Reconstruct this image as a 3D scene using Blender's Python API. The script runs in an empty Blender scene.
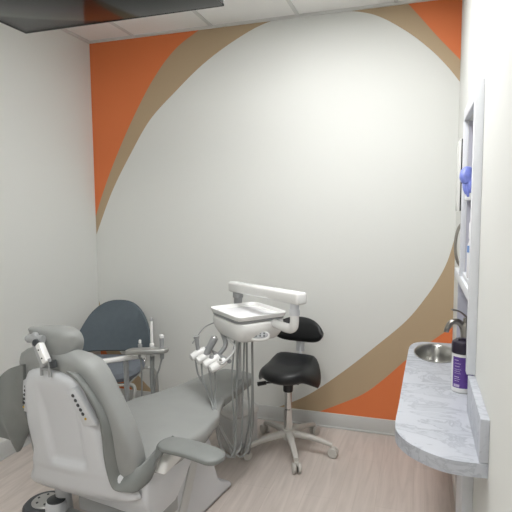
import bpy, bmesh, math, random
from mathutils import Vector, Matrix
random.seed(7)
S = bpy.context.scene
COL = S.collection
R = math.radians

# ------------------------------------------------------------------ camera, light, exposure
YAW, PIT, ROL = R(17.913), R(5.334), R(-0.43)
fw = Vector((-math.sin(YAW)*math.cos(PIT), math.cos(YAW)*math.cos(PIT), -math.sin(PIT)))
r0 = Vector((math.cos(YAW), math.sin(YAW), 0)); u0 = r0.cross(fw)
rt = r0*math.cos(ROL) + u0*math.sin(ROL); up = rt.cross(fw)
cd = bpy.data.cameras.new('camera'); cam = bpy.data.objects.new('camera', cd); COL.objects.link(cam)
m = Matrix.Identity(4)
for i in range(3):
    m[i][0], m[i][1], m[i][2] = rt[i], up[i], -fw[i]
m[2][3] = 1.47
cam.matrix_world = m
cd.sensor_width = 36; cd.lens = 505.6/512*36; cd.clip_start = 0.02
S.camera = cam

w = bpy.data.worlds.new('world'); S.world = w; w.use_nodes = True
w.node_tree.nodes['Background'].inputs[0].default_value = (1, .97, .93, 1)
w.node_tree.nodes['Background'].inputs[1].default_value = 0.3
LAMP = 18.2                         # ceiling light diffuser strength
S.view_settings.view_transform = 'Standard'; S.view_settings.look = 'None'
S.view_settings.exposure = 0.0; S.view_settings.gamma = 1.0
S.view_settings.use_curve_mapping = False

XL, XR, D, FY, HC = -2.334, .209, 3.283, -1.5, 2.7

# ------------------------------------------------------------------ materials
def lin(h):
    def f(c):
        c /= 255
        return c/12.92 if c <= .04045 else ((c+.055)/1.055)**2.4
    return tuple(f(int(h[i:i+2], 16)) for i in (0, 2, 4)) + (1,)

def mat(name, col, rough=.5, metal=0, bump=0, bscale=200, var=0, vscale=6, spec=.5, coat=0):
    M = bpy.data.materials.new(name); M.use_nodes = True
    nt = M.node_tree; b = nt.nodes['Principled BSDF']
    c = lin(col) if isinstance(col, str) else col
    b.inputs['Base Color'].default_value = c
    b.inputs['Roughness'].default_value = rough; b.inputs['Metallic'].default_value = metal
    b.inputs['Specular IOR Level'].default_value = spec
    b.inputs['Coat Weight'].default_value = coat
    if bump or var:
        tc = nt.nodes.new('ShaderNodeTexCoord')
    if var:
        n = nt.nodes.new('ShaderNodeTexNoise'); n.inputs['Scale'].default_value = vscale; n.inputs['Detail'].default_value = 4
        nt.links.new(tc.outputs['Object'], n.inputs['Vector'])
        cr = nt.nodes.new('ShaderNodeValToRGB')
        cr.color_ramp.elements[0].position = .3; cr.color_ramp.elements[1].position = .7
        cr.color_ramp.elements[0].color = tuple(x*(1-var) for x in c[:3]) + (1,)
        cr.color_ramp.elements[1].color = tuple(min(1, x*(1+var)) for x in c[:3]) + (1,)
        nt.links.new(n.outputs['Fac'], cr.inputs['Fac']); nt.links.new(cr.outputs['Color'], b.inputs['Base Color'])
    if bump:
        n2 = nt.nodes.new('ShaderNodeTexNoise'); n2.inputs['Scale'].default_value = bscale; n2.inputs['Detail'].default_value = 3
        nt.links.new(tc.outputs['Object'], n2.inputs['Vector'])
        bp = nt.nodes.new('ShaderNodeBump'); bp.inputs['Strength'].default_value = bump; bp.inputs['Distance'].default_value = .002
        nt.links.new(n2.outputs['Fac'], bp.inputs['Height']); nt.links.new(bp.outputs['Normal'], b.inputs['Normal'])
    return M

def emat(name, col, st):
    M = bpy.data.materials.new(name); M.use_nodes = True
    b = M.node_tree.nodes['Principled BSDF']
    b.inputs['Base Color'].default_value = lin(col); b.inputs['Emission Color'].default_value = lin(col)
    b.inputs['Emission Strength'].default_value = st
    return M

def floor_mat():
    M = bpy.data.materials.new('vinyl_planks'); M.use_nodes = True
    nt = M.node_tree; N = nt.nodes; Lk = nt.links.new; b = N['Principled BSDF']
    tc = N.new('ShaderNodeTexCoord')
    mp = N.new('ShaderNodeMapping'); mp.inputs['Rotation'].default_value = (0, 0, R(90)); Lk(tc.outputs['Object'], mp.inputs['Vector'])
    br = N.new('ShaderNodeTexBrick'); Lk(mp.outputs[0], br.inputs['Vector'])
    br.inputs['Scale'].default_value = 1; br.inputs['Brick Width'].default_value = 1.22; br.inputs['Row Height'].default_value = .18
    br.inputs['Mortar Size'].default_value = .0012; br.offset = .37
    br.inputs['Color1'].default_value = lin('c6bcb5'); br.inputs['Color2'].default_value = lin('c2b8b1'); br.inputs['Mortar'].default_value = lin('b7ada5')
    mg = N.new('ShaderNodeMapping'); mg.inputs['Scale'].default_value = (9, .8, 1); Lk(tc.outputs['Object'], mg.inputs['Vector'])
    n = N.new('ShaderNodeTexNoise'); n.inputs['Scale'].default_value = 2.2; n.inputs['Detail'].default_value = 8; n.inputs['Distortion'].default_value = 1.6
    Lk(mg.outputs[0], n.inputs['Vector'])
    rp = N.new('ShaderNodeValToRGB'); rp.color_ramp.elements[0].position = .35; rp.color_ramp.elements[1].position = .65
    rp.color_ramp.elements[0].color = (.89, .885, .88, 1); rp.color_ramp.elements[1].color = (1.06, 1.06, 1.06, 1)
    Lk(n.outputs['Fac'], rp.inputs['Fac'])
    mx = N.new('ShaderNodeMix'); mx.data_type = 'RGBA'; mx.blend_type = 'MULTIPLY'; mx.inputs[0].default_value = 1
    Lk(br.outputs['Color'], mx.inputs[6]); Lk(rp.outputs['Color'], mx.inputs[7]); Lk(mx.outputs[2], b.inputs['Base Color'])
    b.inputs['Roughness'].default_value = .42
    return M

def marble_mat():
    M = bpy.data.materials.new('marble_laminate'); M.use_nodes = True
    nt = M.node_tree; N = nt.nodes; Lk = nt.links.new; b = N['Principled BSDF']
    tc = N.new('ShaderNodeTexCoord')
    mp = N.new('ShaderNodeMapping'); mp.inputs['Rotation'].default_value = (0, 0, R(25)); mp.inputs['Scale'].default_value = (.8, 1.5, 1); Lk(tc.outputs['Object'], mp.inputs['Vector'])
    n = N.new('ShaderNodeTexNoise'); n.inputs['Scale'].default_value = 6; n.inputs['Detail'].default_value = 9; n.inputs['Distortion'].default_value = 1.2; n.inputs['Roughness'].default_value = .62
    Lk(mp.outputs[0], n.inputs['Vector'])
    rp = N.new('ShaderNodeValToRGB'); e = rp.color_ramp.elements
    e[0].position = .30; e[0].color = lin('989ca4'); e[1].position = .75; e[1].color = lin('c0c3c9')
    for p, c in ((.44, 'b2b6bd'), (.49, '787d87'), (.515, 'b6b9c0')):
        q = e.new(p); q.color = lin(c)
    Lk(n.outputs['Fac'], rp.inputs['Fac'])
    n2 = N.new('ShaderNodeTexNoise'); n2.inputs['Scale'].default_value = 3; n2.inputs['Detail'].default_value = 5
    Lk(mp.outputs[0], n2.inputs['Vector'])
    mx = N.new('ShaderNodeMix'); mx.data_type = 'RGBA'
    Lk(n2.outputs['Fac'], mx.inputs[0]); mx.inputs[7].default_value = lin('bdc0c7'); Lk(rp.outputs['Color'], mx.inputs[6])
    Lk(mx.outputs[2], b.inputs['Base Color']); b.inputs['Roughness'].default_value = .35
    return M

M = dict(
    white=mat('wall_paint', 'dbdcd8', .75, bump=.08, bscale=120),
    orange=mat('orange_paint', 'de7a46', .6, bump=.06, bscale=120),
    tan=mat('tan_paint', 'b49e80', .6, bump=.06, bscale=120),
    ceil=mat('ceiling_tile', 'ecebe8', .9, bump=.3, bscale=90),
    grid=mat('ceiling_grid', 'd0d0cd', .5),
    base=mat('baseboard_vinyl', 'c3c4c2', .5),
    floor=floor_mat(), marble=marble_mat(),
    vinyl=mat('grey_upholstery', '939593', .48, bump=.12, bscale=350, var=.03, vscale=10),
    vinyl2=mat('grey_upholstery_arm', '7b7e7c', .45, bump=.12, bscale=350, var=.05, vscale=14),
    plast=mat('white_plastic', 'cdcfd2', .32),
    plast2=mat('glossy_white_plastic', 'e6e6e4', .25),
    greyp=mat('grey_plastic', '9b9d9e', .4),
    dkgrey=mat('dark_grey_plastic', '3a3d40', .45),
    alu=mat('brushed_aluminium', 'b6b6b4', .38, .8),
    chrome=mat('chrome', 'd8d8d6', .16, 1),
    nickel=mat('brushed_nickel', 'a5a19a', .3, 1),
    steel=mat('stainless_steel', 'b9b8b4', .28, 1),
    black=mat('black_vinyl', '17191b', .42, bump=.08, bscale=300),
    blackp=mat('black_plastic', '151618', .4),
    glass=mat('screen_glass', '15181c', .10, spec=.10),
    slate=mat('slate_fabric', '566067', .75, bump=.3, bscale=500, var=.05, vscale=30),
    slate_lit=mat('slate_fabric_lit', '6a7078', .7, bump=.3, bscale=500, var=.05, vscale=30),  # same slate, lightened to paint in the light from above on the seat
    hose=mat('grey_hose', '8f9291', .45),
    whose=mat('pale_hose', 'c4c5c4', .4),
    stoolbase=mat('stool_base', 'bdbab4', .4),
    yellow=mat('yellow_button', 'c9a63c', .4),
    trim=mat('casing_paint', 'dcdee2', .5),
    lav=mat('alcove_shade_grey', 'b9b9c4', .5),  # lavender grey puts the shade inside the recesses into the lining colour
    blue=mat('blue_nitrile', '7480c8', .45, var=.12, vscale=60),
    blue2=mat('blue_print', '6c8fc4', .5), navy=mat('navy_print', '26407e', .5),
    purple=mat('purple_label', '5a3a8c', .45, var=.08, vscale=80),
    plum=mat('dark_plum_lid', '231a2c', .35),
    label=mat('label_print', 'cfc4dc', .5),
    paper=mat('white_card', 'e8e8ea', .6),
    lamp=emat('lamp_diffuser', 'f8f8f8', LAMP),
)

# ------------------------------------------------------------------ mesh helpers
def V(*a): return Vector(a)

def merge(bm, t, X=None):
    me = bpy.data.meshes.new('t'); t.to_mesh(me); t.free()
    if X is not None: me.transform(X)
    bm.from_mesh(me); bpy.data.meshes.remove(me)

def box(bm, c, s, bev=0, seg=2, X=None):
    t = bmesh.new(); bmesh.ops.create_cube(t, size=1)
    for v in t.verts: v.co = V(v.co.x*s[0], v.co.y*s[1], v.co.z*s[2])
    if bev: bmesh.ops.bevel(t, geom=t.edges[:], offset=min(bev, min(s)*.49), segments=seg, affect='EDGES', profile=.5)
    Y = Matrix.Translation(c)
    if X is not None: Y = Y @ X
    merge(bm, t, Y)

def frm(o, z, x=(1, 0, .01)):
    z = V(*z).normalized(); x = V(*x); y = z.cross(x).normalized(); x = y.cross(z)
    X = Matrix.Identity(4)
    for i in range(3): X[i][0], X[i][1], X[i][2], X[i][3] = x[i], y[i], z[i], o[i]
    return X

def loft(bm, loops, cap=True, closed=True):
    rs = [[bm.verts.new(p) for p in l] for l in loops]
    n = len(rs[0])
    for a, b in zip(rs, rs[1:]):
        for i in range(n if closed else n-1):
            j = (i+1) % n
            bm.faces.new((a[i], a[j], b[j], b[i]))
    if cap and closed:
        bm.faces.new(rs[0][::-1]); bm.faces.new(rs[-1])
    return rs

def crom(P, sub):
    P = [V(*p) for p in P]
    if len(P) < 3 or sub <= 1: return P
    out = []
    for i in range(len(P)-1):
        p0 = P[i-1] if i else P[0]*2-P[1]
        p3 = P[i+2] if i+2 < len(P) else P[-1]*2-P[-2]
        p1, p2 = P[i], P[i+1]
        for k in range(sub):
            t = k/sub
            out.append(.5*((2*p1)+(p2-p0)*t+(2*p0-5*p1+4*p2-p3)*t*t+(3*p1-p0-3*p2+p3)*t**3))
    return out+[P[-1]]

def tube(bm, pts, r, seg=10, sub=6):
    P = crom(pts, sub); n = len(P)
    rr = r if isinstance(r, (list, tuple)) else [r]
    def rad(i):
        f = i/(n-1)*(len(rr)-1); k = int(min(f, len(rr)-1)); k2 = min(k+1, len(rr)-1)
        return rr[k]+(rr[k2]-rr[k])*(f-k)
    T = [(P[min(i+1, n-1)]-P[max(i-1, 0)]).normalized() for i in range(n)]
    a = V(0, 0, 1) if abs(T[0].z) < .9 else V(1, 0, 0)
    nr = (a-T[0]*a.dot(T[0])).normalized()
    loops = []
    for i in range(n):
        nr = (nr-T[i]*nr.dot(T[i])).normalized(); bn = T[i].cross(nr)
        loops.append([P[i]+(nr*math.cos(q)+bn*math.sin(q))*rad(i) for q in [2*math.pi*k/seg for k in range(seg)]])
    loft(bm, loops)

def lathe(bm, prof, seg=24, X=None, sx=1, sy=1, cap=True):
    t = bmesh.new()
    loops = [[V(r*sx*math.cos(2*math.pi*k/seg), r*sy*math.sin(2*math.pi*k/seg), z) for k in range(seg)] for r, z in prof]
    loft(t, loops, cap)
    merge(bm, t, X)

def sup(a, b, n=4, seg=32):
    o = []
    for k in range(seg):
        t = 2*math.pi*k/seg; c, s = math.cos(t), math.sin(t)
        o.append((a*math.copysign(abs(c)**(2/n), c), b*math.copysign(abs(s)**(2/n), s)))
    return o

def pillow(bm, c, s, n=4, X=None, seg=32, rows=10, flat=3):
    """cushion: superellipse plan, rounded top and bottom"""
    t = bmesh.new(); loops = []
    for i in range(rows+1):
        a = -math.pi/2+math.pi*i/rows
        h = math.copysign(abs(math.sin(a))**(2/flat), math.sin(a)); f = max(.02, abs(math.cos(a))**(2/flat))
        loops.append([V(x*f, y*f, s[2]*h) for x, y in sup(s[0], s[1], n, seg)])
    loft(t, loops)
    Y = Matrix.Translation(c)
    if X is not None: Y = Y @ X
    merge(bm, t, Y)

def prism(bm, poly, axis, a, b, bev=0, seg=2):
    """polygon (u,v) extruded along axis from a to b"""
    def P(u, v, h): return {'x': V(h, u, v), 'y': V(u, h, v), 'z': V(u, v, h)}[axis]
    t = bmesh.new()
    f = t.faces.new([t.verts.new(P(u, v, a)) for u, v in poly])
    g = bmesh.ops.extrude_face_region(t, geom=[f])
    d = P(0, 0, b)-P(0, 0, a)
    bmesh.ops.translate(t, vec=d, verts=[x for x in g['geom'] if isinstance(x, bmesh.types.BMVert)])
    bmesh.ops.recalc_face_normals(t, faces=t.faces)
    if bev: bmesh.ops.bevel(t, geom=t.edges[:], offset=bev, segments=seg, affect='EDGES', profile=.5)
    merge(bm, t)

def ribbon(bm, A, B, th):
    """thick band between two edge curves"""
    n = len(A); loops = []
    for i in range(n):
        T = ((A[min(i+1, n-1)]+B[min(i+1, n-1)])-(A[max(i-1, 0)]+B[max(i-1, 0)])).normalized()
        W = (B[i]-A[i]); N = T.cross(W).normalized()*th/2; Wn = W.normalized()*th*.5
        a, b = A[i], B[i]
        loops.append([a+N, a+N*.6-Wn*.6, a-N*.6-Wn*.6, a-N, (a+b)/2-N, b-N, b-N*.6+Wn*.6, b+N*.6+Wn*.6, b+N, (a+b)/2+N])
    loft(bm, loops)

ORG = {}
def finish(bm, ang=38, flat=False):
    if flat: return
    bmesh.ops.remove_doubles(bm, verts=bm.verts, dist=1e-6)
    bmesh.ops.recalc_face_normals(bm, faces=bm.faces)
    for f in bm.faces: f.smooth = True
    for e in bm.edges:
        if len(e.link_faces) == 2 and e.calc_face_angle(0) > R(ang): e.smooth = False

def obj(name, bm, mt, parent=None, loc=None, ang=38, flat=False):
    """world-space bmesh -> object; children are shifted by their thing's origin"""
    finish(bm, ang, flat)
    me = bpy.data.meshes.new(name)
    o = ORG.get(parent.name, V(0, 0, 0)) if parent else V(*(loc or (0, 0, 0)))
    me2 = bm; bmesh.ops.translate(me2, vec=-o, verts=me2.verts); me2.to_mesh(me); me2.free()
    for q in (mt if isinstance(mt, list) else [mt]): me.materials.append(q)
    ob = bpy.data.objects.new(name, me); COL.objects.link(ob)
    if parent: ob.parent = parent; ORG[ob.name] = o
    else: ob.location = o; ORG[ob.name] = o
    return ob

def tag(o, label, cat, group=None):
    o['label'] = label; o['category'] = cat
    if group: o['group'] = group
    return o

def thing(name, label, cat, loc=(0, 0, 0), rotz=0, group=None, local=False):
    o = bpy.data.objects.new(name, None); COL.objects.link(o); o.empty_display_size = .1
    o.location = loc; o.rotation_euler = (0, 0, rotz)
    ORG[o.name] = V(0, 0, 0) if local else V(*loc)
    return tag(o, label, cat, group)

def struct(name, bm, mt, ang=38, flat=False):
    o = obj(name, bm, mt, ang=ang, flat=flat); o['kind'] = 'structure'; return o

NB = bmesh.new

# ------------------------------------------------------------------ room shell
b = NB(); box(b, ((XL+.409)/2, (FY+D)/2, -.05), (.409-XL+.2, D-FY+.4, .1)); struct('floor', b, M['floor'])
b = NB(); box(b, ((XL+.409)/2, (FY+D)/2, HC+.05), (.409-XL+.2, D-FY+.4, .1)); struct('ceiling', b, M['ceil'])
b = NB()
for x in (-1.96, -1.362, -.767, -.16):
    box(b, (x, (FY+D)/2, HC-.003), (.024, D-FY, .006))
for k in range(8):
    box(b, ((XL+XR)/2, 2.66-.61*k, HC-.003), (XR-XL, .024, .006))
struct('trim_1', b, M['grid'])
b = NB()                                                     # wall angle where ceiling meets the walls
box(b, ((XL+XR)/2, D-.008, HC-.008), (XR-XL, .016, .016)); box(b, (XL+.008, (FY+D)/2, HC-.008), (.016, D-FY, .016))
struct('trim_2', b, M['grid'])
b = NB(); box(b, (XL-.05, (FY+D)/2, HC/2), (.1, D-FY, HC)); struct('wall_left', b, M['white'])
b = NB(); box(b, ((XL+.409)/2, FY-.05, HC/2), (.409-XL+.2, .1, HC)); struct('wall_front', b, M['white'])
# right wall with the recesses of the shelf and the sink
b = NB()
ys = [FY, 2.02, 2.60, 2.98, D]; zs = [0, .67, 1.096, 1.14, 1.87, HC]
for i in range(4):
    for j in range(5):
        hole = (i == 1 and j in (1, 3)) or (i == 2 and j == 1)
        x0 = .362 if hole else XR
        box(b, ((x0+.409)/2, (ys[i]+ys[i+1])/2, (zs[j]+zs[j+1])/2), (.409-x0, ys[i+1]-ys[i], zs[j+1]-zs[j]))
struct('wall_right', b, M['white'], flat=True)

# back wall with its painted bands
def paint(bm, poly, off, mi):
    vs = [bm.verts.new(V(x, D-off, z)) for x, z in poly]
    f = bm.faces.new(vs); f.material_index = mi
    f.normal_update()
    if f.normal.y > 0: f.normal_flip()
    bmesh.ops.triangulate(bm, faces=[f])
def crv(P): return [(p.x, p.z) for p in crom([(x, 0, z) for x, z in P], 8)]
tlo = [(-1.43, 2.7), (-1.64, 2.576), (-1.818, 2.386), (-1.995, 2.117), (-2.15, 1.837), (-2.262, 1.60), (XL, 1.42)]
tlt = [(-.879, 2.7), (-1.056, 2.653), (-1.269, 2.554), (-1.454, 2.441), (-1.648, 2.288), (-1.851, 2.108), (-2.022, 1.868), (-2.185, 1.603), (XL, 1.285)]
trt = [(-.50, 2.7), (-.29, 2.645), (-.102, 2.529), (.043, 2.404), (.141, 2.296), (XR, 2.205)]
tro = [(-.105, 2.7), (-.006, 2.581), (.081, 2.474), (XR, 2.33)]
brt = [(XR, 1.30), (.17, 1.15), (.12, 1.035), (.045, .909), (-.068, .756), (-.25, .581), (-.474, .38), (-.711, .197), (-.967, .068), (-1.1, 0)]
bro = [(XR, .736), (.102, .650), (-.063, .504), (-.197, .367), (-.329, .252), (-.499, .158), (-.627, .094), (-.8, 0)]
blt = [(XL, .78), (-2.246, .512), (-2.078, .291), (-1.911, .128), (-1.74, 0)]
blo = [(XL, .49), (-2.27, .35), (-2.21, .279), (-2.109, .147), (-1.96, 0)]
b = NB(); box(b, ((XL+.409)/2, D+.05, HC/2), (.409-XL+.2, .1, HC))
for c, q, k in ((tlt, (XL, 2.7), 1), (tlo, (XL, 2.7), 2), (trt, (XR, 2.7), 1), (tro, (XR, 2.7), 2),
                (brt, (XR, 0), 1), (bro, (XR, 0), 2), (blt, (XL, 0), 1), (blo, (XL, 0), 2)):
    paint(b, crv(c)+[q], .0006*k, k)
struct('wall_back', b, [M['white'], M['tan'], M['orange']], flat=True)
# baseboards
def bboard(name, x0, x1, y0, y1):
    b = NB(); box(b, ((x0+x1)/2, (y0+y1)/2, .05), (x1-x0, y1-y0, .1), .003)
    box(b, ((x0+x1)/2, (y0+y1)/2, .006), (x1-x0+(.012 if x1-x0 < .1 else 0), y1-y0+(.012 if y1-y0 < .1 else 0), .012), .003)
    struct(name, b, M['base'])
bboard('baseboard_back', XL, XR, D-.012, D)
bboard('baseboard_left', XL, XL+.012, FY, D-.012)
bboard('baseboard_right', XR-.012, XR, FY, 1.92)
b = NB(); box(b, (XR-.006, 2.73, .05), (.012, 1.08, .1), .003); struct('trim_3', b, M['plast2'])

# ceiling lights (outside the frame, above the chair)
for i, (x, y, lb) in enumerate(((-.465, 2.04, 'flat white ceiling light panel beside the ceiling television'),
                                (-.80, -.40, 'flat white ceiling light panel in the ceiling behind the viewer'))):
    hl_ = (.6, .6)[i]
    t = thing('ceiling_light', lb, 'ceiling light', (x, y, HC-.03), group='ceiling light panels')
    b = NB()
    for sx in (-1, 1): box(b, (x+sx*.29, y, HC-.018), (.03, 2*hl_, .03), .003)
    for sy in (-1, 1): box(b, (x, y+sy*(hl_-.01), HC-.018), (.55, .02, .03), .003)
    obj('frame', b, M['grid'], t)
    b = NB(); box(b, (x, y, HC-.014), (.55, 2*hl_-.04, .012)); obj('diffuser', b, M['lamp'], t)

# ------------------------------------------------------------------ ceiling television
tv = thing('television', 'large thin black television hung flat under the ceiling, screen facing down', 'television', (-1.21, 1.63, 2.25))
b = NB(); box(b, (-1.21, 1.63, 2.272), (.944, .548, .034), .006); obj('casing', b, M['blackp'], tv)
b = NB(); box(b, (-1.21, 1.63, 2.2535), (.938, .542, .004), .001); obj('screen', b, M['glass'], tv)
b = NB()
for sy in (-1, 1): box(b, (-1.21, 1.63+sy*.2705, 2.256), (.946, .007, .010), .002)
for sx in (-1, 1): box(b, (-1.21+sx*.4685, 1.63, 2.256), (.007, .535, .010), .002)
obj('bezel', b, M['glass'], tv)
b = NB(); box(b, (-1.21, 1.63, 2.30), (.3, .2, .03), .004); tube(b, [(-1.21, 1.63, 2.3), (-1.21, 1.63, HC)], .024, 14, 1); box(b, (-1.21, 1.63, HC-.01), (.18, .18, .02), .003)
obj('ceiling_mount', b, M['blackp'], tv)

# ------------------------------------------------------------------ guest chair in the corner
gl = V(-1.955, 2.79, 0); gf = V(.22, -.975, 0).normalized(); gs = V(-gf.y, gf.x, 0)   # facing, and its left
def G(a, f, z): return gl+gs*a+gf*f+V(0, 0, z)
gc = thing('guest_chair', 'slate blue upholstered guest chair with half-round back in the far left corner', 'chair', tuple(gl))
b = NB()
GX = Matrix.Identity(4)
for i in range(3): GX[i][0], GX[i][1] = gs[i], gf[i]
pillow(b, G(0, .02, .435), (.255, .235, .05), 2.8, GX, 36, 8, 3)
obj('seat', b, M['slate_lit'], gc)
b = NB()                                                     # half-round back, gently wrapped
loops = []
for k in range(27):
    a = -1+2*k/26
    h = max(.03, .345*max(.02, 1-abs(a)**2.5)**.5-.05*max(0, (abs(a)-.82)/.18)**2)
    w = a*.268
    bow = .07*(a*a)
    L = []
    for z, dpt in ((0, 0), (.012, .022), (h*.5, .03), (max(h-.012, .004), .022), (h, 0), (max(h-.012, .004), -.022), (h*.5, -.03), (.012, -.022)):
        z0 = .485+.07*max(0, (abs(a)-.82)/.18)**2
        L.append(G(w, -.215+bow+dpt-.10*(z/.345), z0+z))
    loops.append(L)
loft(b, loops); obj('backrest', b, M['slate'], gc, ang=60)
for s in (-1, 1):
    b = NB(); tube(b, [G(s*.2, -.19, .40), G(s*.21, -.215, .46), G(s*.21, -.235, .56)], .011, 10)
    obj('back_support', b, M['chrome'], gc)
b = NB()
tube(b, [G(-.21, -.17, .385), G(.21, -.17, .385), G(.21, .18, .385), G(-.21, .18, .385), G(-.21, -.17, .385)], .011, 8, 1)
obj('seat_frame', b, M['chrome'], gc)
for s in (-1, 1):
    for f, g in ((.17, .23), (-.17, -.24)):
        b = NB(); tube(b, [G(s*.20, f, .385), G(s*.255, f*1.05, .375), G(s*.272, g, .30), G(s*.275, g*1.02, .012)], .0115, 10)
        lathe(b, [(.016, 0), (.017, .012), (.012, .02)], 12, Matrix.Translation(G(s*.275, g*1.02, 0)))
        obj('leg', b, M['alu'], gc)

# ------------------------------------------------------------------ saddle stool
sl = V(-.735, 2.885, 0); sf = V(-.12, -.99, 0).normalized(); ss = V(-sf.y, sf.x, 0)
def Q(a, f, z): return sl+ss*a+sf*f+V(0, 0, z)
st = thing('saddle_stool', 'black saddle stool with pale five-star base on casters by the back wall', 'stool', tuple(sl))
b = NB(); n = 36; rows = 14; loops = []
def saddle_top(x, y):   # x across, y forward  -> height
    return .025*(min(1, abs(x)/.12))**2-.06*(max(0, abs(x)-.11)/.07)**2*.7 + .05*max(0, -y/.16)**2 + .012*max(0, y/.16)**2
for i in range(rows+1):
    a = math.pi/2-math.pi*i/rows
    f = max(.03, abs(math.cos(a))**.6); h = math.copysign(abs(math.sin(a))**.7, math.sin(a))
    L = []
    for x, y in sup(.192, .178, 2.6, n):
        x *= f; y *= f
        wd = 1-.28*max(0, y/.165)
        x *= wd
        zt = .525+saddle_top(x, y)
        L.append(Q(x, y, zt-.045+.045*h-.02*(abs(x)/.18)**2))
    loops.append(L)
loft(b, loops); obj('seat', b, M['black'], st, ang=60)
b = NB(); loops = []
for k in range(21):
    a = -1+2*k/20; h = .078*max(.03, 1-abs(a)**2.6)**.5
    L = []
    for q in range(12):
        t = 2*math.pi*q/12
        L.append(Q(a*.165, -.215+.05*a*a+.024*math.cos(t)-.12*(math.sin(t)*h), .705-.012*a*a+h*math.sin(t)))
    loops.append(L)
loft(b, loops); obj('backrest', b, M['black'], st, ang=60)
b = NB(); tube(b, [Q(0, .0, .44), Q(0, -.13, .435), Q(0, -.205, .47), Q(0, -.225, .6), Q(0, -.235, .73)], .011, 10)
box(b, Q(0, -.222, .63), (.056, .016, .14), .004, 2, frm((0, 0, 0), (0, 0, 1), ss).to_3x3().to_4x4()); obj('back_strut', b, M['plast'], st)
b = NB(); lathe(b, [(.028, .37), (.03, .375), (.032, .43), (.06, .437), (.075, .45)], 20, Matrix.Translation(sl)); box(b, Q(0, 0, .445), (.16, .12, .02), .004)
obj('seat_mechanism', b, M['blackp'], st)
b = NB(); tube(b, [Q(-.02, .02, .43), Q(-.10, .05, .425), Q(-.14, .06, .42)], [.006, .006, .006], 8); tube(b, [Q(-.12, .055, .423), Q(-.17, .07, .412)], [.012, .014], 10, 1)
obj('lever', b, M['blackp'], st)
b = NB(); lathe(b, [(.026, .10), (.026, .26), (.0215, .262), (.0215, .375)], 20, Matrix.Translation(sl)); obj('gas_column', b, M['chrome'], st)
b = NB(); lathe(b, [(.033, .07), (.04, .075), (.04, .125), (.034, .135)], 20, Matrix.Translation(sl)); obj('base_hub', b, M['stoolbase'], st)
angs = [R(x) for x in (-66, -2, 66, 138, 222)]
for a in angs:
    d = V(math.cos(a), math.sin(a), 0); sd = V(-d.y, d.x, 0); b = NB(); loops = []
    for k in range(9):
        u = k/8; c = sl+d*(.03+.24*u)+V(0, 0, .108-.035*u*u); wd = .022-.008*u; hh = .019-.008*u
        loops.append([c+sd*x*wd+V(0, 0, y*hh) for x, y in sup(1, 1, 3.5, 14)])
    loft(b, loops); arm = obj('base_arm', b, M['stoolbase'], st, ang=60)
    e = sl+d*.265
    b = NB(); tube(b, [e+V(0, 0, .075), e+V(0, 0, .05)], .007, 8, 1)
    q = e+sd*.0+d*.012
    for s in (-1, 1):
        X = frm(q+sd*s*.007+V(0, 0, .030), sd*s, (0, 0, 1))
        lathe(b, [(.007, 0), (.027, 0), (.030, .003), (.030, .013), (.026, .018), (.008, .018)], 20, X)
    box(b, q+V(0, 0, .052), (.022, .024, .026), .005)
    obj('caster', b, M['stoolbase'], arm)

# ------------------------------------------------------------------ dental chair (own frame: +y to the foot)
dc = thing('dental_chair', 'grey upholstered dental chair with white back shell in the foreground', 'dental chair', (-1.12, 2.4, 0), R(-9), local=True)
KB = .18
def P(x, z, y0): return V(x, y0-KB*(z-.5), z)
def lerp(tab, z):
    if z <= tab[0][0]: return tab[0][1]
    for (a, u), (c, v) in zip(tab, tab[1:]):
        if z <= c:
            t = (z-a)/(c-a); t = t*t*(3-2*t)*.5+t*.5
            return u+(v-u)*t
    return tab[-1][1]
# back shell
lt = [(.30, -.375), (.34, -.372), (.40, -.335), (.50, -.295), (.60, -.298), (.70, -.285), (.78, -.262), (.83, -.232), (.862, -.20)]
rtb = [(.30, .235), (.34, .25), (.40, .225), (.46, .175), (.52, .160), (.60, .152), (.70, .122), (.78, .088), (.83, .062), (.862, .028)]
b = NB(); NU, NV = 40, 44; back = []; front = []
for j in range(NV+1):
    v = j/NV; z = .315+(.862-.315)*v
    l, r = lerp(lt, z), lerp(rtb, z)
    e = min(v, 1-v)*(.862-.315); rr = .035
    ins = rr-math.sqrt(max(0, rr*rr-(rr-min(e, rr))**2))
    l += ins; r -= ins
    A, B2 = [], []
    for i in range(NU+1):
        u = i/NU; x = l+(r-l)*u; tl = .055*(x-l)/(r-l)
        zz = z+ (x+.05)*.10*(1-v)          # lower edge climbs to the right
        ed = min(u, 1-u)*(r-l)
        roll = .03*max(0, 1-ed/.05)**2 + .02*max(0, 1-e/.05)**2
        bulge = -.02*(1-(2*u-1)**2)
        g = 0
        ax = abs(x+.055)
        gx = max(0, min(1, (.105-ax)/.022)); gz = max(0, min(1, (z-.455)/.03))*max(0, min(1, (.86-z)/.2))
        gx = gx*gx*(3-2*gx); gz = gz*gz*(3-2*gz)
        g = .021*gx*gz
        if ax < .2: g += .0
        crease = .004 if z < .43 else 0
        A.append(b.verts.new(P(x, zz, -.815+roll+bulge+g+crease)))
        B2.append(b.verts.new(P(x, zz, -.815+.04)))
    back.append(A); front.append(B2)
for j in range(NV):
    for i in range(NU):
        b.faces.new((back[j][i], back[j][i+1], back[j+1][i+1], back[j+1][i]))
        b.faces.new((front[j][i], front[j+1][i], front[j+1][i+1], front[j][i+1]))
for i in range(NU):
    b.faces.new((back[0][i], front[0][i], front[0][i+1], back[0][i+1])); b.faces.new((back[NV][i], back[NV][i+1], front[NV][i+1], front[NV][i]))
for j in range(NV):
    b.faces.new((back[j][0], back[j+1][0], front[j+1][0], front[j][0])); b.faces.new((back[j][NU], front[j][NU], front[j+1][NU], back[j+1][NU]))
shell = obj('backrest_shell', b, M['plast'], dc, ang=50)
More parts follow.
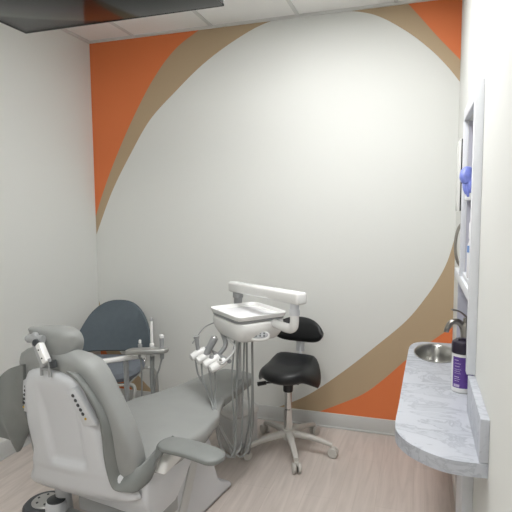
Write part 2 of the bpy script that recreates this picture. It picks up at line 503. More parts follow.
# backrest cushion
wl = [(.36, .26), (.44, .29), (.54, .29), (.64, .275), (.73, .252), (.80, .232), (.86, .212), (.895, .19), (.920, .15), (.935, .09)]
b = NB(); loops = []
for k in range(31):
    z = .365+(.935-.365)*k/30; wd = lerp(wl, z); th = .066
    if z > .875: th *= max(.25, math.sqrt(max(0, 1-((z-.875)/.062)**2)))
    if z < .40: th *= .6+.4*(z-.365)/.035
    cx = -.052-.05*max(0, (z-.6)/.4)
    loops.append([P(cx+x, z, -.735+y) for x, y in sup(wd, th, 4, 40)])
loft(b, loops); obj('backrest_cushion', b, M['vinyl'], dc, ang=60)
# headrest: a pillow with a thin upper lip turned back and a full rounded end
b = NB(); loops = []
for k in range(29):
    u = -1+2*k/28; x = -.103+u*.110
    f = max(.05, 1-abs(u)**(3.4 if u > 0 else 9))**.5
    s_ = max(0, min(1, (u+.75)/.75)); s_ = s_*s_*(3-2*s_)
    top = 1.018+.004*u-.006*(1-f); hgt = (.042+.098*s_)*f
    zc = top-hgt/2-(1-f)*.035*(1 if u > 0 else .1); th = (.030+.030*s_)*f
    L = []
    for y, z in sup(th, hgt/2, 2.6, 24):
        L.append(V(x, -.80+y-.035*(1-s_)-.02*max(0, z/hgt), zc+z))
    loops.append(L)
loft(b, loops)
obj('headrest', b, M['vinyl'], dc, ang=60)
# headrest bracket
hb = NB()
A0, A1 = V(-.062, -.905, .890), V(-.142, -.885, .982)
for s in (-1, 1):
    o = V(.022*s, 0, 0)
    tube(hb, [A0+o+V(.0, 0, -.04), A0+o+V(0, 0, .03)], .006, 8, 1)
tube(hb, [A0+V(-.022, 0, -.012), A0+V(.022, 0, -.012)], .006, 8, 1)
d = (A1-A0).normalized(); X = frm((A0+A1)/2+V(0, 0, .008), d, (1, 0, 0)).copy()
t = NB(); bmesh.ops.create_cube(t, size=1)
for v in t.verts: v.co = V(v.co.x*.036, v.co.y*.026, v.co.z*.145)
bmesh.ops.bevel(t, geom=t.edges[:], offset=.009, segments=3, affect='EDGES', profile=.5); merge(hb, t, X)
brk = obj('headrest_bracket', hb, M['greyp'], dc)
b = NB(); X2 = frm((A0*.45+A1*.55)+V(.030, -.006, -.005), d, (1, 0, 0))
t = NB(); bmesh.ops.create_cube(t, size=1)
for v in t.verts: v.co = V(v.co.x*.024, v.co.y*.03, v.co.z*.085)
bmesh.ops.bevel(t, geom=t.edges[:], offset=.006, segments=2, affect='EDGES', profile=.5); merge(b, t, X2)
obj('bracket_cover', b, M['plast2'], brk)
b = NB(); tube(b, [A1+V(-.022, -.006, -.002), A1+V(.044, .006, -.002)], .0165, 16, 1); tube(b, [A1+V(-.03, -.007, -.002), A1+V(-.02, -.006, -.002)], .012, 14, 1)
obj('tilt_knob', b, M['greyp'], brk)
b = NB(); lathe(b, [(.004, 0), (.014, 0), (.014, .006), (.011, .008), (.004, .008)], 16, frm(A1+V(.032, -.016, -.01), (.25, -1, .1), (1, 0, 0)))
obj('pivot_cap', b, M['dkgrey'], brk)
b = NB(); tube(b, [A0+V(.026, .01, .02), A0+V(.03, .012, -.005)], .015, 12, 1); obj('lock_knob', b, M['dkgrey'], brk)
for o in (.018, -.018):
    b = NB(); lathe(b, [(.003, 0), (.0034, .002), (.001, .0022)], 10, frm(Vector(X2.translation)+d*o+V(.002, -.0155, 0), (0, -1, 0), (1, 0, 0)))
    obj('bracket_screw', b, M['dkgrey'], brk)
# control panels
def pan(name, quad, y0, th):
    b = NB(); q = [P(x, z, y0) for x, z in quad]; n = V(0, -1, -KB).normalized()*th
    t = NB(); lo = [t.verts.new(p) for p in q]; hi = [t.verts.new(p+n) for p in q]
    t.faces.new(lo); t.faces.new(hi)
    for i in range(4): j = (i+1) % 4; t.faces.new((lo[i], lo[j], hi[j], hi[i]))
    bmesh.ops.recalc_face_normals(t, faces=t.faces)
    bmesh.ops.bevel(t, geom=t.edges[:], offset=.003, segments=2, affect='EDGES', profile=.5); merge(b, t)
    return obj(name, b, M['plast'], dc)
def btn(par, x, z, y0, m, r=.0068):
    b = NB(); lathe(b, [(r, 0), (r, .0025), (r*.8, .004), (r*.2, .0042)], 14, frm(P(x, z, y0), (0, -1, -KB), (1, 0, 0)))
    obj('button', b, m, par)
pr_ = pan('control_panel', [(.012, .795), (.060, .822), (.137, .682), (.070, .664)], -.806, .022)
for k, (x, z) in enumerate([(.047, .784), (.056, .766), (.064, .748), (.073, .731), (.081, .715), (.090, .697)]):
    btn(pr_, x, z, -.828, M['yellow'] if k == 5 else M['dkgrey'], .0048 if k == 5 else .007)
pl_ = pan('control_panel', [(-.238, .80), (-.206, .805), (-.262, .655), (-.290, .655)], -.795, .020)
for k, z in enumerate((.771, .752, .733, .713, .694, .674)):
    btn(pl_, -.229-.0082*k, z, -.815, M['yellow'] if k == 5 else M['dkgrey'], .0045 if k == 5 else .006)
# seat and leg section
sw = [(-.76, .24), (-.70, .262), (-.55, .283), (-.35, .285), (-.20, .262), (-.08, .205), (.0, .178)]
b = NB(); loops = []
for k in range(31):
    y = -.76+.76*k/30; wd = lerp(sw, y); tz = .497; th = .095-.05*max(0, (y+.35)/.35)
    f = 1
    if y < -.72: f = .55+.45*(y+.76)/.04
    loops.append([V(x, y, tz-th*.5+z*f+.006*(1-(x/wd)**2)*(1 if z > 0 else 0)) for x, z in sup(wd, th*.5, 5, 40)])
loft(b, loops); obj('seat_cushion', b, M['vinyl'], dc, ang=60)
lw = [(.0, .178), (.15, .165), (.30, .150), (.40, .138), (.45, .115), (.48, .07), (.492, .03)]
b = NB(); loops = []
for k in range(31):
    y = .003+.489*k/30; wd = lerp(lw, y); th = .056; f = 1
    if y > .45: f = max(.4, math.sqrt(max(0, 1-((y-.45)/.046)**2)))
    loops.append([V(x, y, .493-.03*y-th*.5+z*f) for x, z in sup(wd, th*.5, 6, 40)])
loft(b, loops); obj('leg_cushion', b, M['vinyl'], dc, ang=60)
b = NB(); tube(b, [(-.172, -.008, .484), (-.15, -.008, .4925), (0, -.008, .4965), (.15, -.008, .4925), (.172, -.008, .484)], .0035, 8); obj('seam_piping', b, M['whose'], dc)
b = NB(); prism(b, [(-.12, -.2), (.12, -.2), (.10, .42), (-.10, .42)], 'z', .425, .447, .006); obj('leg_frame', b, M['greyp'], dc)
# lift base
b = NB()
poly = [(.03, .0), (.034, .02), (.018, .036), (-.06, .075), (-.095, .105), (-.118, .16), (-.15, .24), (-.165, .33), (-.20, .40), (-.40, .40), (-.47, .30), (-.50, .0)]
prism(b, poly, 'x', -.19, .20, .018, 3); obj('lift_base', b, M['plast'], dc)
b = NB(); prism(b, [(-.27, .34), (-.345, .34), (-.475, .08), (-.40, .08)], 'x', .197, .206, .003); obj('base_shade_strip', b, M['whose'], dc)  # added strip, its grey paints the shade where the base side turns away
b = NB(); box(b, (.01, -.56, .185), (.40, .2, .075), .012, 3); obj('lift_arm', b, M['greyp'], dc)
b = NB(); box(b, (0, -.66, .045), (.36, .42, .07), .015, 3); obj('base_plate', b, M['greyp'], dc)
# seat arm cover on the near side
b = NB()
poly = [(-.74, .33), (-.75, .42), (-.70, .452), (-.60, .455), (-.45, .44), (-.40, .42), (-.43, .36), (-.55, .25), (-.70, .24)]
prism(b, poly, 'x', -.27, .265, .02, 3); cov = obj('seat_arm_cover', b, M['plast'], dc)
b = NB(); prism(b, [(-.69, .44), (-.675, .495), (-.62, .525), (-.54, .525), (-.52, .50), (-.58, .455)], 'x', .255, .315, .012, 3); obj('arm_hub', b, M['plast2'], dc)
b = NB(); box(b, (.2655, -.455, .425), (.006, .045, .016), .003, 2, Matrix.Rotation(R(-25), 4, 'X')); obj('side_label_plate', b, M['greyp'], cov)
# arm slings
so = [(.030, .878), (.070, .858), (.118, .80), (.146, .732), (.150, .65), (.140, .56), (.140, .478), (.156, .418)]
si = [(.055, .85), (.082, .80), (.112, .74), (.138, .68), (.152, .607), (.158, .543), (.160, .490), (.172, .462)]
A = [P(x+.012, z, -.828) for x, z in so]+[V(.215, -.80, .412), V(.25, -.772, .412), V(.27, -.712, .440), V(.285, -.705, .495), V(.325, -.715, .55)]
B = [P(x+.016, z, -.772) for x, z in si]+[V(.215, -.765, .478), V(.25, -.745, .497), V(.262, -.685, .525), V(.272, -.655, .555), V(.31, -.625, .572)]
b = NB(); ribbon(b, crom(A, 5), crom(B, 5), .012)
loops = []
for k in range(25):
    u = k/24; x = .30+.258*u; f = 1 if u < .8 else max(.3, math.sqrt(1-((u-.8)/.21)**2)); f = min(f, .8+.2*min(1, u/.12))
    yc = -.667+.010*u; zc = .566+.010*math.sin(u*3.0)-.018*u
    hw = .056
    loops.append([V(x, yc+y*f, zc+z*min(1, f+.3)-2.6*(y*f)**2) for y, z in sup(hw, .0115, 5, 28)])
loft(b, loops); obj('arm_sling', b, M['vinyl2'], dc, ang=60)
# far side sling: a draped sheet
b = NB()
top = [V(-.225, -.868, .862), V(-.27, -.866, .850), V(-.335, -.86, .822), V(-.41, -.85, .765), V(-.53, -.84, .62)]
bot = [V(-.285, -.81, .60), V(-.318, -.80, .535), V(-.380, -.79, .437), V(-.435, -.79, .470), V(-.53, -.80, .49)]
T1, B1 = crom(top, 5), crom(bot, 5)
n = len(T1); loops = []
for i in range(n):
    L = []
    for s in (1, -1):
        for k in range(9):
            v = k/8 if s > 0 else 1-k/8
            p = T1[i].lerp(B1[i], v)
            bulge = -.030*math.sin(math.pi*v)*math.sin(math.pi*min(1, i/(n-1)+.1)) + .009*math.sin(v*6+i*.55)*v
            L.append(p+V(0, bulge+(-.008 if s > 0 else .008), 0))
    loops.append(L)
loft(b, loops); obj('arm_sling', b, M['vinyl2'], dc, ang=60)
b = NB(); tube(b, [V(-.27, -.70, .47), V(-.33, -.74, .48), V(-.355, -.76, .53)], [.03, .028, .02], 14); obj('arm_bracket', b, M['plast'], dc)
# pivot post with dark cap below the back
b = NB()
c = V(-.36, -.63, 0)
lathe(b, [(.040, .03), (.048, .04), (.05, .10), (.046, .128), (.043, .134)], 28, Matrix.Translation(c))
tube(b, [c+V(-.0, .05, .06), c+V(.01, .03, .2), c+V(.03, -.0, .32)], [.036, .036, .034], 18)
pp = obj('pivot_post', b, M['plast'], dc)
b = NB(); lathe(b, [(.042, .133), (.042, .139), (.036, .143), (.006, .144)], 28, Matrix.Translation(c)); obj('post_cap', b, M['dkgrey'], pp)
b = NB(); box(b, (-.27, -.62, .06), (.2, .08, .05), .012, 2); obj('post_bracket', b, M['greyp'], dc)

# ------------------------------------------------------------------ foot control
def CW(x, y, z):
    a = R(9); return V(-1.12+x*math.cos(a)+y*math.sin(a), 2.4-x*math.sin(a)+y*math.cos(a), z)
fo = CW(-.53, -.545, 0)
fc = thing('foot_control', 'round dark foot control disc with grey centre on the floor', 'foot control', tuple(fo))
b = NB(); lathe(b, [(.105, 0), (.112, .006), (.110, .022), (.098, .034), (.07, .036)], 40, Matrix.Translation(fo)); obj('disc', b, M['dkgrey'], fc)
b = NB(); lathe(b, [(.068, .034), (.07, .038), (.064, .044), (.03, .046), (.004, .046)], 36, Matrix.Translation(fo)); obj('centre_plate', b, M['alu'], fc)
for k in range(6):
    a = 2*math.pi*k/6; b = NB(); lathe(b, [(.006, .044), (.006, .048), (.002, .0485)], 10, Matrix.Translation(fo+V(.045*math.cos(a), .045*math.sin(a), 0))); obj('stud', b, M['dkgrey'], fc)

# ------------------------------------------------------------------ utility box on the floor
uo = V(-1.045, 2.835, 0); uy = R(-34)
ub = thing('utility_box', 'white floor utility box below the instrument delivery head', 'utility box', tuple(uo))
UX = Matrix.Rotation(uy, 4, 'Z')
b = NB(); box(b, uo+V(0, 0, .11), (.165, .20, .22), .016, 3, UX); obj('body', b, M['whose'], ub)
b = NB(); box(b, uo+V(0, 0, .243), (.18, .215, .055), .02, 3, UX); obj('lid', b, M['plast2'], ub)

# ------------------------------------------------------------------ delivery unit
hc = V(-.863, 2.515, 0); ha = R(-42)
hu = V(math.cos(ha), math.sin(ha), 0); hv = V(-hu.y, hu.x, 0)
def Hd(a, c, z): return hc+hu*a+hv*c+V(0, 0, z)
HX = Matrix.Rotation(ha, 4, 'Z')
du = thing('delivery_unit', 'white dental delivery unit on a boom arm holding handpieces and a tray', 'dental unit', (-.99, 2.70, 0))
b = NB(); loops = []
for z, s in ((.790, .62), (.796, .76), (.81, .86), (.835, .95), (.86, 1.0), (.888, 1.0), (.896, .985), (.90, .93)):
    loops.append([Hd(x*s, y*s, z) for x, y in sup(.172, .148, 5, 48)])
loft(b, loops); obj('head', b, M['plast2'], du, ang=60)
b = NB(); loops = [[Hd(x*s, y*s, z) for x, y in sup(.166, .142, 7, 40)] for z, s in ((.898, .9), (.902, 1), (.910, 1.01), (.914, .96))]
loft(b, loops); obj('tray_support', b, M['greyp'], du)
# keypad pod
pc = V(-.765, 2.395, .828)
PX = frm(pc, (.20, -.72, .62), (.95, .26, 0))
tb = NB(); tube(tb, [pc+V(0, .015, -.002), pc+V(-.02, .06, .01)], [.03, .04], 16, 1); obj('keypad_mount', tb, M['plast2'], du)
b = NB(); pillow(b, (0, 0, 0), (.062, .030, .014), 2.2, None, 32, 8, 3); bmesh.ops.transform(b, matrix=PX, verts=b.verts); pod = obj('keypad', b, M['plast2'], du, ang=60)
b = NB(); t = NB(); pillow(t, (0, 0, .0125), (.05, .02, .003), 2.2, None, 28, 6, 3); merge(b, t, PX); kp = obj('keypad_face', b, M['greyp'], pod)
for r_ in range(2):
    for k in range(4):
        b = NB(); lathe(b, [(.005, 0), (.005, .003), (.002, .0035)], 10, PX @ Matrix.Translation((-.03+.02*k, -.007+.014*r_, .0145))); obj('button', b, M['dkgrey'], pod)
# boom
B0, B1_ = V(-1.030, 2.735, 1.022), V(-.505, 2.250, 1.056)
bd = (B1_-B0); t = NB(); bmesh.ops.create_cube(t, size=1)
for v in t.verts: v.co = V(v.co.x*.060, v.co.y*.058, v.co.z*bd.length)
bmesh.ops.bevel(t, geom=t.edges[:], offset=.013, segments=3, affect='EDGES', profile=.5)
b = NB(); merge(b, t, frm((B0+B1_)/2, bd, (-bd.y, bd.x, 0))); obj('boom', b, M['plast2'], du)
b = NB(); e0 = V(-.985, 2.705, 0)
tube(b, [e0+V(0, 0, .26), e0+V(0, 0, .95)], .0165, 18, 1); obj('post', b, M['whose'], du)
b = NB(); lathe(b, [(.02, .90), (.024, .905), (.024, .96), (.03, .965), (.03, 1.0)], 20, Matrix.Translation(e0)); obj('post_collar', b, M['greyp'], du)
b = NB(); e1 = V(-.552, 2.29, 0)
lathe(b, [(.02, .995), (.022, .99), (.022, 1.03)], 20, Matrix.Translation(e1)); lathe(b, [(.026, .97), (.026, .998)], 20, Matrix.Translation(e1)); obj('boom_collar', b, M['plast'], du)
b = NB(); loops = []
for p in crom([e1+V(0, 0, .985), e1+V(0, 0, .935), e1+V(-.012, .014, .905), e1+V(-.05, .05, .893), Hd(.14, .07, .885)], 6):
    loops.append(p)
tube(b, loops, [.021, .022, .024, .022], 14, 1); obj('boom_elbow', b, M['plast2'], du)
# holder bar and holders
h0, h1 = V(-1.135, 2.452, .695), V(-.925, 2.268, .695)
hd = (h1-h0).normalized(); hp = V(-hd.y, hd.x, 0)
if hp.y < 0: hp = -hp                        # points to the head
b = NB(); bk = hp*.055
tube(b, [h0+bk+V(0, 0, .015), h1+bk+V(0, 0, .015)], .011, 12, 1)
tube(b, [h0.lerp(h1, .55)+bk+V(0, 0, .015), h0.lerp(h1, .6)+hp*.09+V(0, 0, .07), Hd(-.12, -.09, .80)], [.011, .012, .016], 12)
obj('holder_bar', b, M['greyp'], du)
HP = []
for k in range(4):
    c = h0.lerp(h1, (.08, .36, .66, .92)[k]); HP.append(c)
    b = NB(); HXX = frm(c, hp*.96+V(0, 0, .35), hd)
    t = NB(); lathe(t, [(.006, -.05), (.019, -.044), (.0235, -.02), (.0235, .02), (.019, .044), (.006, .05)], 18, None); merge(b, t, HXX)
    obj('holder', b, M['plast2'], du)
# supply hoses from the head to the floor box
def hosep(b, pts, r=.0048): tube(b, pts, r, 8, 7)
ups = [[(-.894, 2.386, .244), (-.897, 2.37, .488), (-.898, 2.363, .617), (-.905, 2.43, .80)],
       [(-.893, 2.397, .261), (-.891, 2.406, .453), (-.890, 2.416, .633), (-.885, 2.45, .80)],
       [(-.886, 2.439, .199), (-.882, 2.462, .283), (-.880, 2.478, .505), (-.872, 2.49, .80)],
       [(-.874, 2.517, .153), (-.862, 2.590, .265), (-.862, 2.592, .409), (-.852, 2.56, .80)]]
for k, (dx, dz) in enumerate(((-.03, .02), (.0, .0))):
    b = NB(); s_ = V(-.875+.02*k, 2.53+.03*k, .80)
    hosep(b, [s_, s_+V(0, .005, -.25), V(-.865+.012*k, 2.535, .34), V(-.885+dx, 2.60, .12+dz), V(-.93+dx, 2.68, .05), V(-.975, 2.74, .07)], .0058)
    obj('supply_hose', b, M['hose'], du)
# handpieces in their holders, each with its own looping hose
labs = ['slim dark handpiece leaning up from the outermost holder of the delivery unit',
        'thick grey tube handpiece leaning towards the tray in the second holder',
        'short grey handpiece seated low in the third holder from the left',
        'short white handpiece with a pale hose arching up from the innermost holder']
for k, c in enumerate(HP):
    t_ = thing('dental_handpiece', labs[k], 'handpiece', tuple(c), group='handpieces in the delivery unit holders')
    ax = (V(-.08, -.05, 1), V(.5, .15, 1), V(.1, -.15, .9), V(.35, -.2, .6))[k].normalized()
    b = NB()
    if k == 0:
        tube(b, [c-ax*.045, c+ax*.03, c+ax*.085], [.010, .010, .012], 12, 1)
        obj('body', b, M['greyp'], t_)
        b = NB(); tube(b, [c+ax*.083, c+ax*.098], [.014, .017], 12, 1); obj('tip', b, M['greyp'], t_)
    elif k == 1:
        tube(b, [c-ax*.03, c+ax*.03, c+ax*.12], [.013, .017, .020], 16, 1); obj('body', b, M['greyp'], t_)
        b = NB(); tube(b, [c+ax*.118, c+ax*.128], [.018, .010], 12, 1); obj('tip', b, M['alu'], t_)
    else:
        tube(b, [c-ax*.035, c+ax*.0, c+ax*.035], [.012, .015, .011], 14, 1); obj('body', b, M['greyp' if k == 2 else 'plast2'], t_)
        b = NB(); tube(b, [c+ax*.034, c+ax*.046], [.009, .006], 12, 1); obj('tip', b, M['alu'], t_)
    s_ = c-hp*.02-V(0, 0, .028)
    dn = ([(-1.119, 2.43, .585), (-1.05, 2.387, .522), (-.985, 2.30, .512), (-.928, 2.215, .482), (-.926, 2.232, .379), (-.921, 2.266, .27), (-.905, 2.335, .195)],
          [(-1.06, 2.36, .59), (-1.015, 2.325, .524), (-.965, 2.25, .512), (-.930, 2.197, .478), (-.922, 2.258, .37), (-.912, 2.325, .27), (-.900, 2.382, .172)],
          [(-1.0, 2.325, .59), (-.985, 2.305, .524), (-.952, 2.25, .51), (-.929, 2.206, .465), (-.927, 2.222, .375), (-.922, 2.26, .28), (-.905, 2.36, .185)],
          [(-.966, 2.309, .585), (-.965, 2.295, .524), (-.940, 2.245, .51), (-.927, 2.215, .475), (-.922, 2.25, .40), (-.913, 2.315, .30), (-.892, 2.44, .15)])[k]
    b = NB(); tube(b, [s_+V(0, 0, .02)]+dn+ups[k], .0050, 8, 6)
    obj('hose', b, M['hose'], t_)
    if k == 3:
        b = NB(); tube(b, [c+hd*.01+V(0, 0, .01), c+hd*.05+V(.0, .02, .02), c+V(.07, .06, .075), Hd(.02, -.13, .80)], .006, 10, 7); obj('whip_hose', b, M['whose'], t_)
b = NB(); tube(b, [Hd(-.22, -.06, .84), Hd(-.27, -.13, .80), V(-1.16, 2.455, .745)], .0035, 8, 8); obj('control_cable', b, M['hose'], du)

# instrument tray on the head
ty = thing('instrument_tray', 'shallow empty white instrument tray on top of the delivery unit', 'tray', (hc.x, hc.y, .914))
b = NB(); loops = []
for z, s in ((.914, .90), (.915, .955), (.932, .995), (.936, 1.0), (.938, .99), (.934, .965), (.920, .925), (.9195, .85)):
    loops.append([Hd(x*s-.0, y*s, z) for x, y in sup(.176, .150, 9, 56)])
loft(b, loops); obj('tray_body', b, M['plast2'], ty)
b = NB(); loops = [[Hd(x*s, y*s, z) for x, y in sup(.142, .116, 9, 40)] for z, s in ((.9196, 1), (.9204, .99))]
loft(b, loops); obj('paper_liner', b, M['paper'], ty)

# ------------------------------------------------------------------ assistant arm
au = thing('assistant_arm', 'white assistant arm with a grey tool holder beside the slate guest chair', 'dental unit', (-1.6, 2.5, 0))
b = NB()
q0, q1 = V(-1.80, 2.33, .605), V(-1.46, 2.60, .623); qd = q1-q0
t = NB(); bmesh.ops.create_cube(t, size=1)
for v in t.verts: v.co = V(v.co.x*.026, v.co.y*.036, v.co.z*qd.length)
bmesh.ops.bevel(t, geom=t.edges[:], offset=.008, segments=3, affect='EDGES', profile=.5); merge(b, t, frm((q0+q1)/2, qd, (0, 0, 1)))
obj('arm', b, M['plast2'], au)
b = NB(); tube(b, [(-1.60, 2.487, .01), (-1.60, 2.487, .60)], .0155, 16, 1); lathe(b, [(.1, 0), (.1, .012), (.03, .02)], 28, Matrix.Translation((-1.60, 2.487, 0))); obj('support_post', b, M['greyp'], au)
b = NB(); r0_, r1_ = V(-1.585, 2.47, .660), V(-1.345, 2.52, .672)
loops = []
for k in range(17):
    u = k/16; c = r0_.lerp(r1_, u)+V(0, -.018*math.sin(math.pi*u), .006*math.sin(math.pi*u))
    f = max(.35, (1-abs(2*u-1)**8))**.5
    loops.append([c+V(-.19*x, .98*x, y) for x, y in sup(.030*f, .0155*f, 5, 22)])
loft(b, loops); obj('tool_holder', b, M['alu'], au, ang=60)
b = NB(); box(b, V(-1.475, 2.475, .648), (.03, .02, .028), .004); obj('holder_clamp', b, M['plast2'], au)
tl = [('slim white suction handpiece standing tallest in the assistant tool holder', (-1.452, 2.53), .175, .0085, .0135),
      ('thick grey suction valve at the right end of the assistant tool holder', (-1.383, 2.52), .085, .0125, .012),
      ('short grey syringe at the left of the assistant tool holder', (-1.512, 2.50), .05, .007, .012)]
for k, (lb, (x, y), h, r, r2) in enumerate(tl):
    t_ = thing('suction_handpiece' if k < 2 else 'air_syringe', lb, 'handpiece', (x, y, .66), group='tools in the assistant holder')
    b = NB(); lathe(b, [(r2*.8, .62), (r2, .63), (r2, .70), (r, .705), (r, .66+h), (r*.7, .663+h)], 16, Matrix.Translation((x, y, 0))); obj('body', b, M['plast2'] if k == 0 else M['greyp'], t_)
    b = NB(); lathe(b, [(r*1.1, .658+h), (r*1.15, .662+h), (r*1.1, .674+h), (r*.5, .678+h)], 14, Matrix.Translation((x, y, 0))); obj('tip', b, M['plast2'] if k else M['greyp'], t_)
    b = NB()
    if k == 0: tube(b, [(x, y, .63), (x-.005, y, .5), (x-.005, y+.01, .3), (x-.03, y-.02, .03)], .0135, 12)
    elif k == 1: tube(b, [(x, y, .63), (x-.02, y, .56), (x-.05, y, .48), (x-.075, y+.01, .3), (x-.06, y, .02)], .0055, 8)
    else: tube(b, [(x, y, .63), (x+.005, y, .55), (x+.0, y, .3), (x-.01, y+.0, .02)], .005, 8)
    obj('hose', b, M['hose'], t_)

# ------------------------------------------------------------------ wash counter in the alcove
wc = thing('wash_counter', 'grey veined marble-look wash counter with rounded end along the right wall', 'counter', (.1, 2.2, .67))
out = [(.209, 1.566), (.183, 1.563), (.108, 1.562), (.05, 1.585), (-.011, 1.634), (-.052, 1.70), (-.066, 1.776), (-.063, 1.90), (-.060, 2.0), (-.053, 2.3), (-.042, 2.72), (-.036, 2.83), (-.018, 2.90), (.012, 2.938), (.06, 2.955), (.209, 2.958)]
oc = [(p.x, p.y) for p in crom([(x, y, 0) for x, y in out], 5)]
oc += [(.209, 2.979), (.361, 2.979), (.361, 2.021), (.209, 2.021)]
SC, SA, SB = V(.098, 2.735, 0), .112, .178
inner = [(SC.x+SA*.93*math.cos(2*math.pi*k/40), SC.y+SB*.93*math.sin(2*math.pi*k/40)) for k in range(40)]
b = NB(); lv = []
for z in (.715, .671):
    ring = []
    for Lp in (oc, inner):
        vs = [b.verts.new(V(x, y, z)) for x, y in Lp]; ring.append(vs)
        es = [b.edges.new((vs[i], vs[(i+1) % len(vs)])) for i in range(len(vs))]
    lv.append(ring)
    eds = [e for e in b.edges if all(abs(v.co.z-z) < 1e-6 for v in e.verts)]
    bmesh.ops.triangle_fill(b, edges=eds, use_beauty=True)
for q in range(2):
    u_, d_ = lv[0][q], lv[1][q]
    for i in range(len(u_)):
        j = (i+1) % len(u_); b.faces.new((u_[i], u_[j], d_[j], d_[i]))
obj('worktop', b, M['marble'], wc)
b = NB(); box(b, (.196, 1.772, .783), (.026, .412, .134), .002); obj('backsplash', b, M['marble'], wc)
b = NB()
SX = Matrix.Translation(SC)
lathe(b, [(1.0, .7155), (1.0, .7185), (.975, .7195), (.93, .717), (.90, .708), (.86, .66), (.78, .605), (.6, .585), (.2, .58), (.02, .579)], 48, SX, SA, SB, cap=False)
sk = obj('sink_basin', b, M['steel'], wc, ang=70)
b = NB(); lathe(b, [(.025, .582), (.024, .585), (.015, .583), (.002, .583)], 20, Matrix.Translation(SC)); obj('drain', b, M['chrome'], sk)
b = NB(); box(b, (.19, 2.055, .335), (.038, .25, .67), .002); obj('support_panel', b, M['trim'], wc)

fa = thing('faucet', 'brushed nickel single-lever faucet behind the oval sink', 'faucet', (.236, 2.745, .715))
b = NB(); lathe(b, [(.030, .715), (.030, .721), (.025, .727), (.0235, .80), (.0235, .868), (.019, .882), (.004, .886)], 24, Matrix.Translation((.236, 2.745, 0))); obj('body', b, M['nickel'], fa)
b = NB(); tube(b, [(.232, 2.745, .815), (.222, 2.742, .862), (.198, 2.738, .886), (.166, 2.732, .882), (.147, 2.73, .85), (.144, 2.73, .832)], [.018, .017, .015, .0135, .0125], 14); obj('spout', b, M['nickel'], fa)
b = NB(); loops = []
for k in range(9):
    u = k/8; p = V(.245, 2.75, .905).lerp(V(.165, 2.70, .955), u)+V(0, 0, .012*math.sin(math.pi*u))
    loops.append([p+V(.35*x, -.9*x, y) for x, y in sup(.014-.003*u, .006-.002*u, 3, 12)])
loft(b, loops); lathe(b, [(.012, .88), (.012, .907)], 14, Matrix.Translation((.236, 2.745, 0))); obj('lever', b, M['nickel'], fa)

ca = V(.181, 2.19, 0)
ct = thing('wipes_canister', 'white wipes canister with purple label and dark lid on the counter', 'canister', (ca.x, ca.y, .715))
b = NB(); lathe(b, [(.037, .7155), (.0415, .720), (.0425, .73), (.0425, .865), (.0405, .885), (.0395, .895)], 36, Matrix.Translation(ca)); obj('body', b, M['plast2'], ct)
b = NB(); lathe(b, [(.0435, .878), (.0445, .882), (.0445, .912), (.041, .924), (.028, .932), (.004, .934)], 36, Matrix.Translation(ca)); ld = obj('lid', b, M['plum'], ct)
b = NB(); box(b, ca+V(-.006, -.012, .934), (.03, .024, .012), .004); obj('flip_cap', b, M['plum'], ld)
def arcstrip(b, a0, a1, z0, z1, r, n=16):
    for k in range(n):
        p = [R(a0+(a1-a0)*(k+i)/n) for i in (0, 1)]
        vs = [b.verts.new(ca+V(r*math.cos(a), r*math.sin(a), z)) for a, z in ((p[0], z0), (p[1], z0), (p[1], z1), (p[0], z1))]
        b.faces.new(vs)
b = NB(); arcstrip(b, -150, 62, .738, .866, .0429, 24); lbp = obj('label', b, M['purple'], ct)
b = NB()
for z, a0, a1, h in ((.851, -140, -118, .003), (.838, -140, -106, .0022), (.826, -138, -112, .0022), (.814, -140, -104, .0018), (.806, -140, -110, .0018), (.798, -139, -106, .0018), (.782, -140, -114, .003), (.774, -140, -108, .0018), (.766, -140, -112, .0018)):
    a0 += 3; a1 += 3; x = a0
    while x < a1:
        wd = random.uniform(2.5, 6); arcstrip(b, x, min(x+wd, a1), z, z+h, .0432, 2); x += wd+1.3
x = -140
for wd in (7, 6, 7, 7, 7): arcstrip(b, x, x+wd-2, .742, .753, .0432, 2); x += wd
obj('label_print', b, M['label'], lbp)

# ------------------------------------------------------------------ recessed shelf unit with pale casing
sh = thing('recessed_shelf', 'tall recessed wall shelf with pale casing above the right counter', 'shelf', (.26, 2.3, .82))
b = NB(); box(b, (.1935, 2.0, 1.386), (.031, .04, 1.07), .002)                                     # near upright
box(b, (.1985, 2.31, 1.896), (.021, .58, .05), .002); box(b, (.1985, 2.612, 1.507), (.021, .022, .735), .002); box(b, (.1995, 2.5, 1.118), (.019, .96, .044), .002)
obj('casing', b, M['trim'], sh)
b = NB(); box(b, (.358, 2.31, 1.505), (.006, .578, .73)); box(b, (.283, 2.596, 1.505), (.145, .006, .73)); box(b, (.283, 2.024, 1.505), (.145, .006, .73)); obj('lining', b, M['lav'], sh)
b = NB(); box(b, (.278, 2.31, 1.512), (.155, .562, .022), .002); obj('shelf_board', b, M['trim'], sh)
b = NB(); box(b, (.278, 2.31, 1.152), (.155, .562, .022), .002); obj('shelf_board', b, M['trim'], sh)
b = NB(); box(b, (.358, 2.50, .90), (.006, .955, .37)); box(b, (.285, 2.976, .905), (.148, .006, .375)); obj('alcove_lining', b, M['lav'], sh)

gb = thing('glove_box', 'white glove box on the upper shelf with a blue glove pulled out', 'box', (.245, 2.34, 1.523))
b = NB(); box(b, (.245, 2.34, 1.563), (.085, .24, .08), .003); obj('carton', b, M['paper'], gb)
b = NB(); box(b, (.2015, 2.34, 1.575), (.002, .12, .034), .0008); obj('slot_panel', b, M['blue2'], gb)

gv = NB()
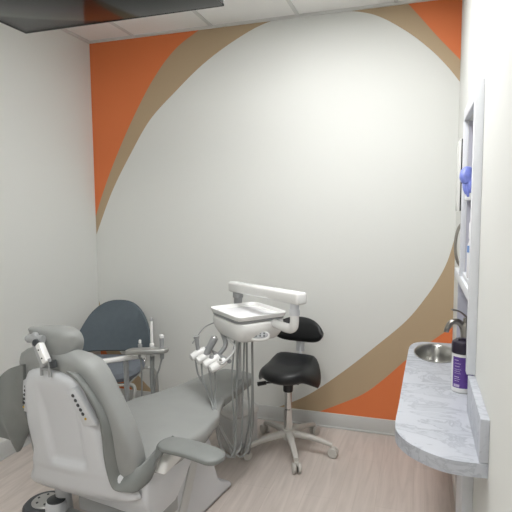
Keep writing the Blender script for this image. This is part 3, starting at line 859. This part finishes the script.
# a crumpled nitrile glove hanging from the box: palm, cuff and five drooping fingers
g0 = V(.198, 2.29, 1.60)
tube(gv, [(.212, 2.33, 1.585), (.200, 2.31, 1.606), (.184, 2.285, 1.614), (.176, 2.265, 1.592), (.182, 2.255, 1.565)], [.010, .020, .025, .024, .015], 14)
fing = [((.172, 2.270, 1.60), (.160, 2.262, 1.603), (.156, 2.258, 1.592)),
        ((.168, 2.262, 1.575), (.166, 2.25, 1.55), (.172, 2.246, 1.523)),
        ((.175, 2.256, 1.57), (.176, 2.245, 1.54), (.180, 2.242, 1.512)),
        ((.183, 2.255, 1.575), (.186, 2.243, 1.548), (.188, 2.24, 1.528)),
        ((.190, 2.27, 1.585), (.193, 2.25, 1.565), (.192, 2.246, 1.548))]
for f in fing: tube(gv, [(x+.007, y, z) for x, y, z in f], [.010, .009, .0075, .005], 10)
tag(obj('nitrile_glove', gv, M['blue'], None, (.18, 2.28, 1.60), ang=70), 'blue nitrile glove hanging crumpled out of the glove box', 'glove')

bt = thing('spray_bottle', 'small white bottle with blue print on the lower shelf', 'bottle', (.216, 2.36, 1.163))
b = NB(); lathe(b, [(.016, 1.1635), (.019, 1.168), (.019, 1.30), (.012, 1.325), (.010, 1.335)], 20, Matrix.Translation((.218, 2.36, 0))); obj('body', b, M['paper'], bt)
b = NB(); lathe(b, [(.0195, 1.275), (.0195, 1.305)], 20, Matrix.Translation((.218, 2.36, 0)), cap=False); obj('label', b, M['blue2'], bt)
b = NB(); lathe(b, [(.012, 1.333), (.014, 1.337), (.014, 1.40), (.008, 1.412)], 16, Matrix.Translation((.218, 2.36, 0))); obj('cap', b, M['paper'], bt)
b = NB(); box(b, (.222, 2.26, 1.203), (.04, .05, .08), .003); bx_ = obj('small_carton', b, M['paper'], None, (.222, 2.26, 1.163)); tag(bx_, 'small white carton with a navy corner on the lower shelf', 'box')
b = NB(); box(b, (.216, 2.237, 1.185), (.03, .006, .04), .001); obj('printed_panel', b, M['navy'], bx_)

# panel and ring on the wall beyond
pf = thing('wall_panel', 'thin dark-edged panel mounted on the right wall near the far corner', 'wall panel', (.197, 2.80, 1.47))
b = NB(); box(b, (.197, 2.78, 1.625), (.024, .26, .345), .002); obj('frame', b, M['blackp'], pf)
b = NB(); box(b, (.1835, 2.786, 1.625), (.003, .258, .35), .001); obj('front_plate', b, M['plast2'], pf)
tr = thing('towel_ring', 'grey curved ring standing out from the right wall above the faucet', 'ring', (.2, 2.70, 1.283))
b = NB(); P_ = [V(.209, 2.70, 1.283)+V(-.036*math.sin(R(a)), -.05*math.sin(R(a))*0, .108*math.cos(R(a))) for a in range(0, 181, 12)]
tube(b, P_, .0075, 12, 2); obj('ring', b, M['nickel'], tr)
for z in (1.391, 1.175):
    b = NB(); lathe(b, [(.016, 0), (.016, .005), (.009, .008)], 16, frm((.209, 2.70, z), (-1, 0, 0), (0, 0, 1)))
    obj('mount', b, M['nickel'], tr)
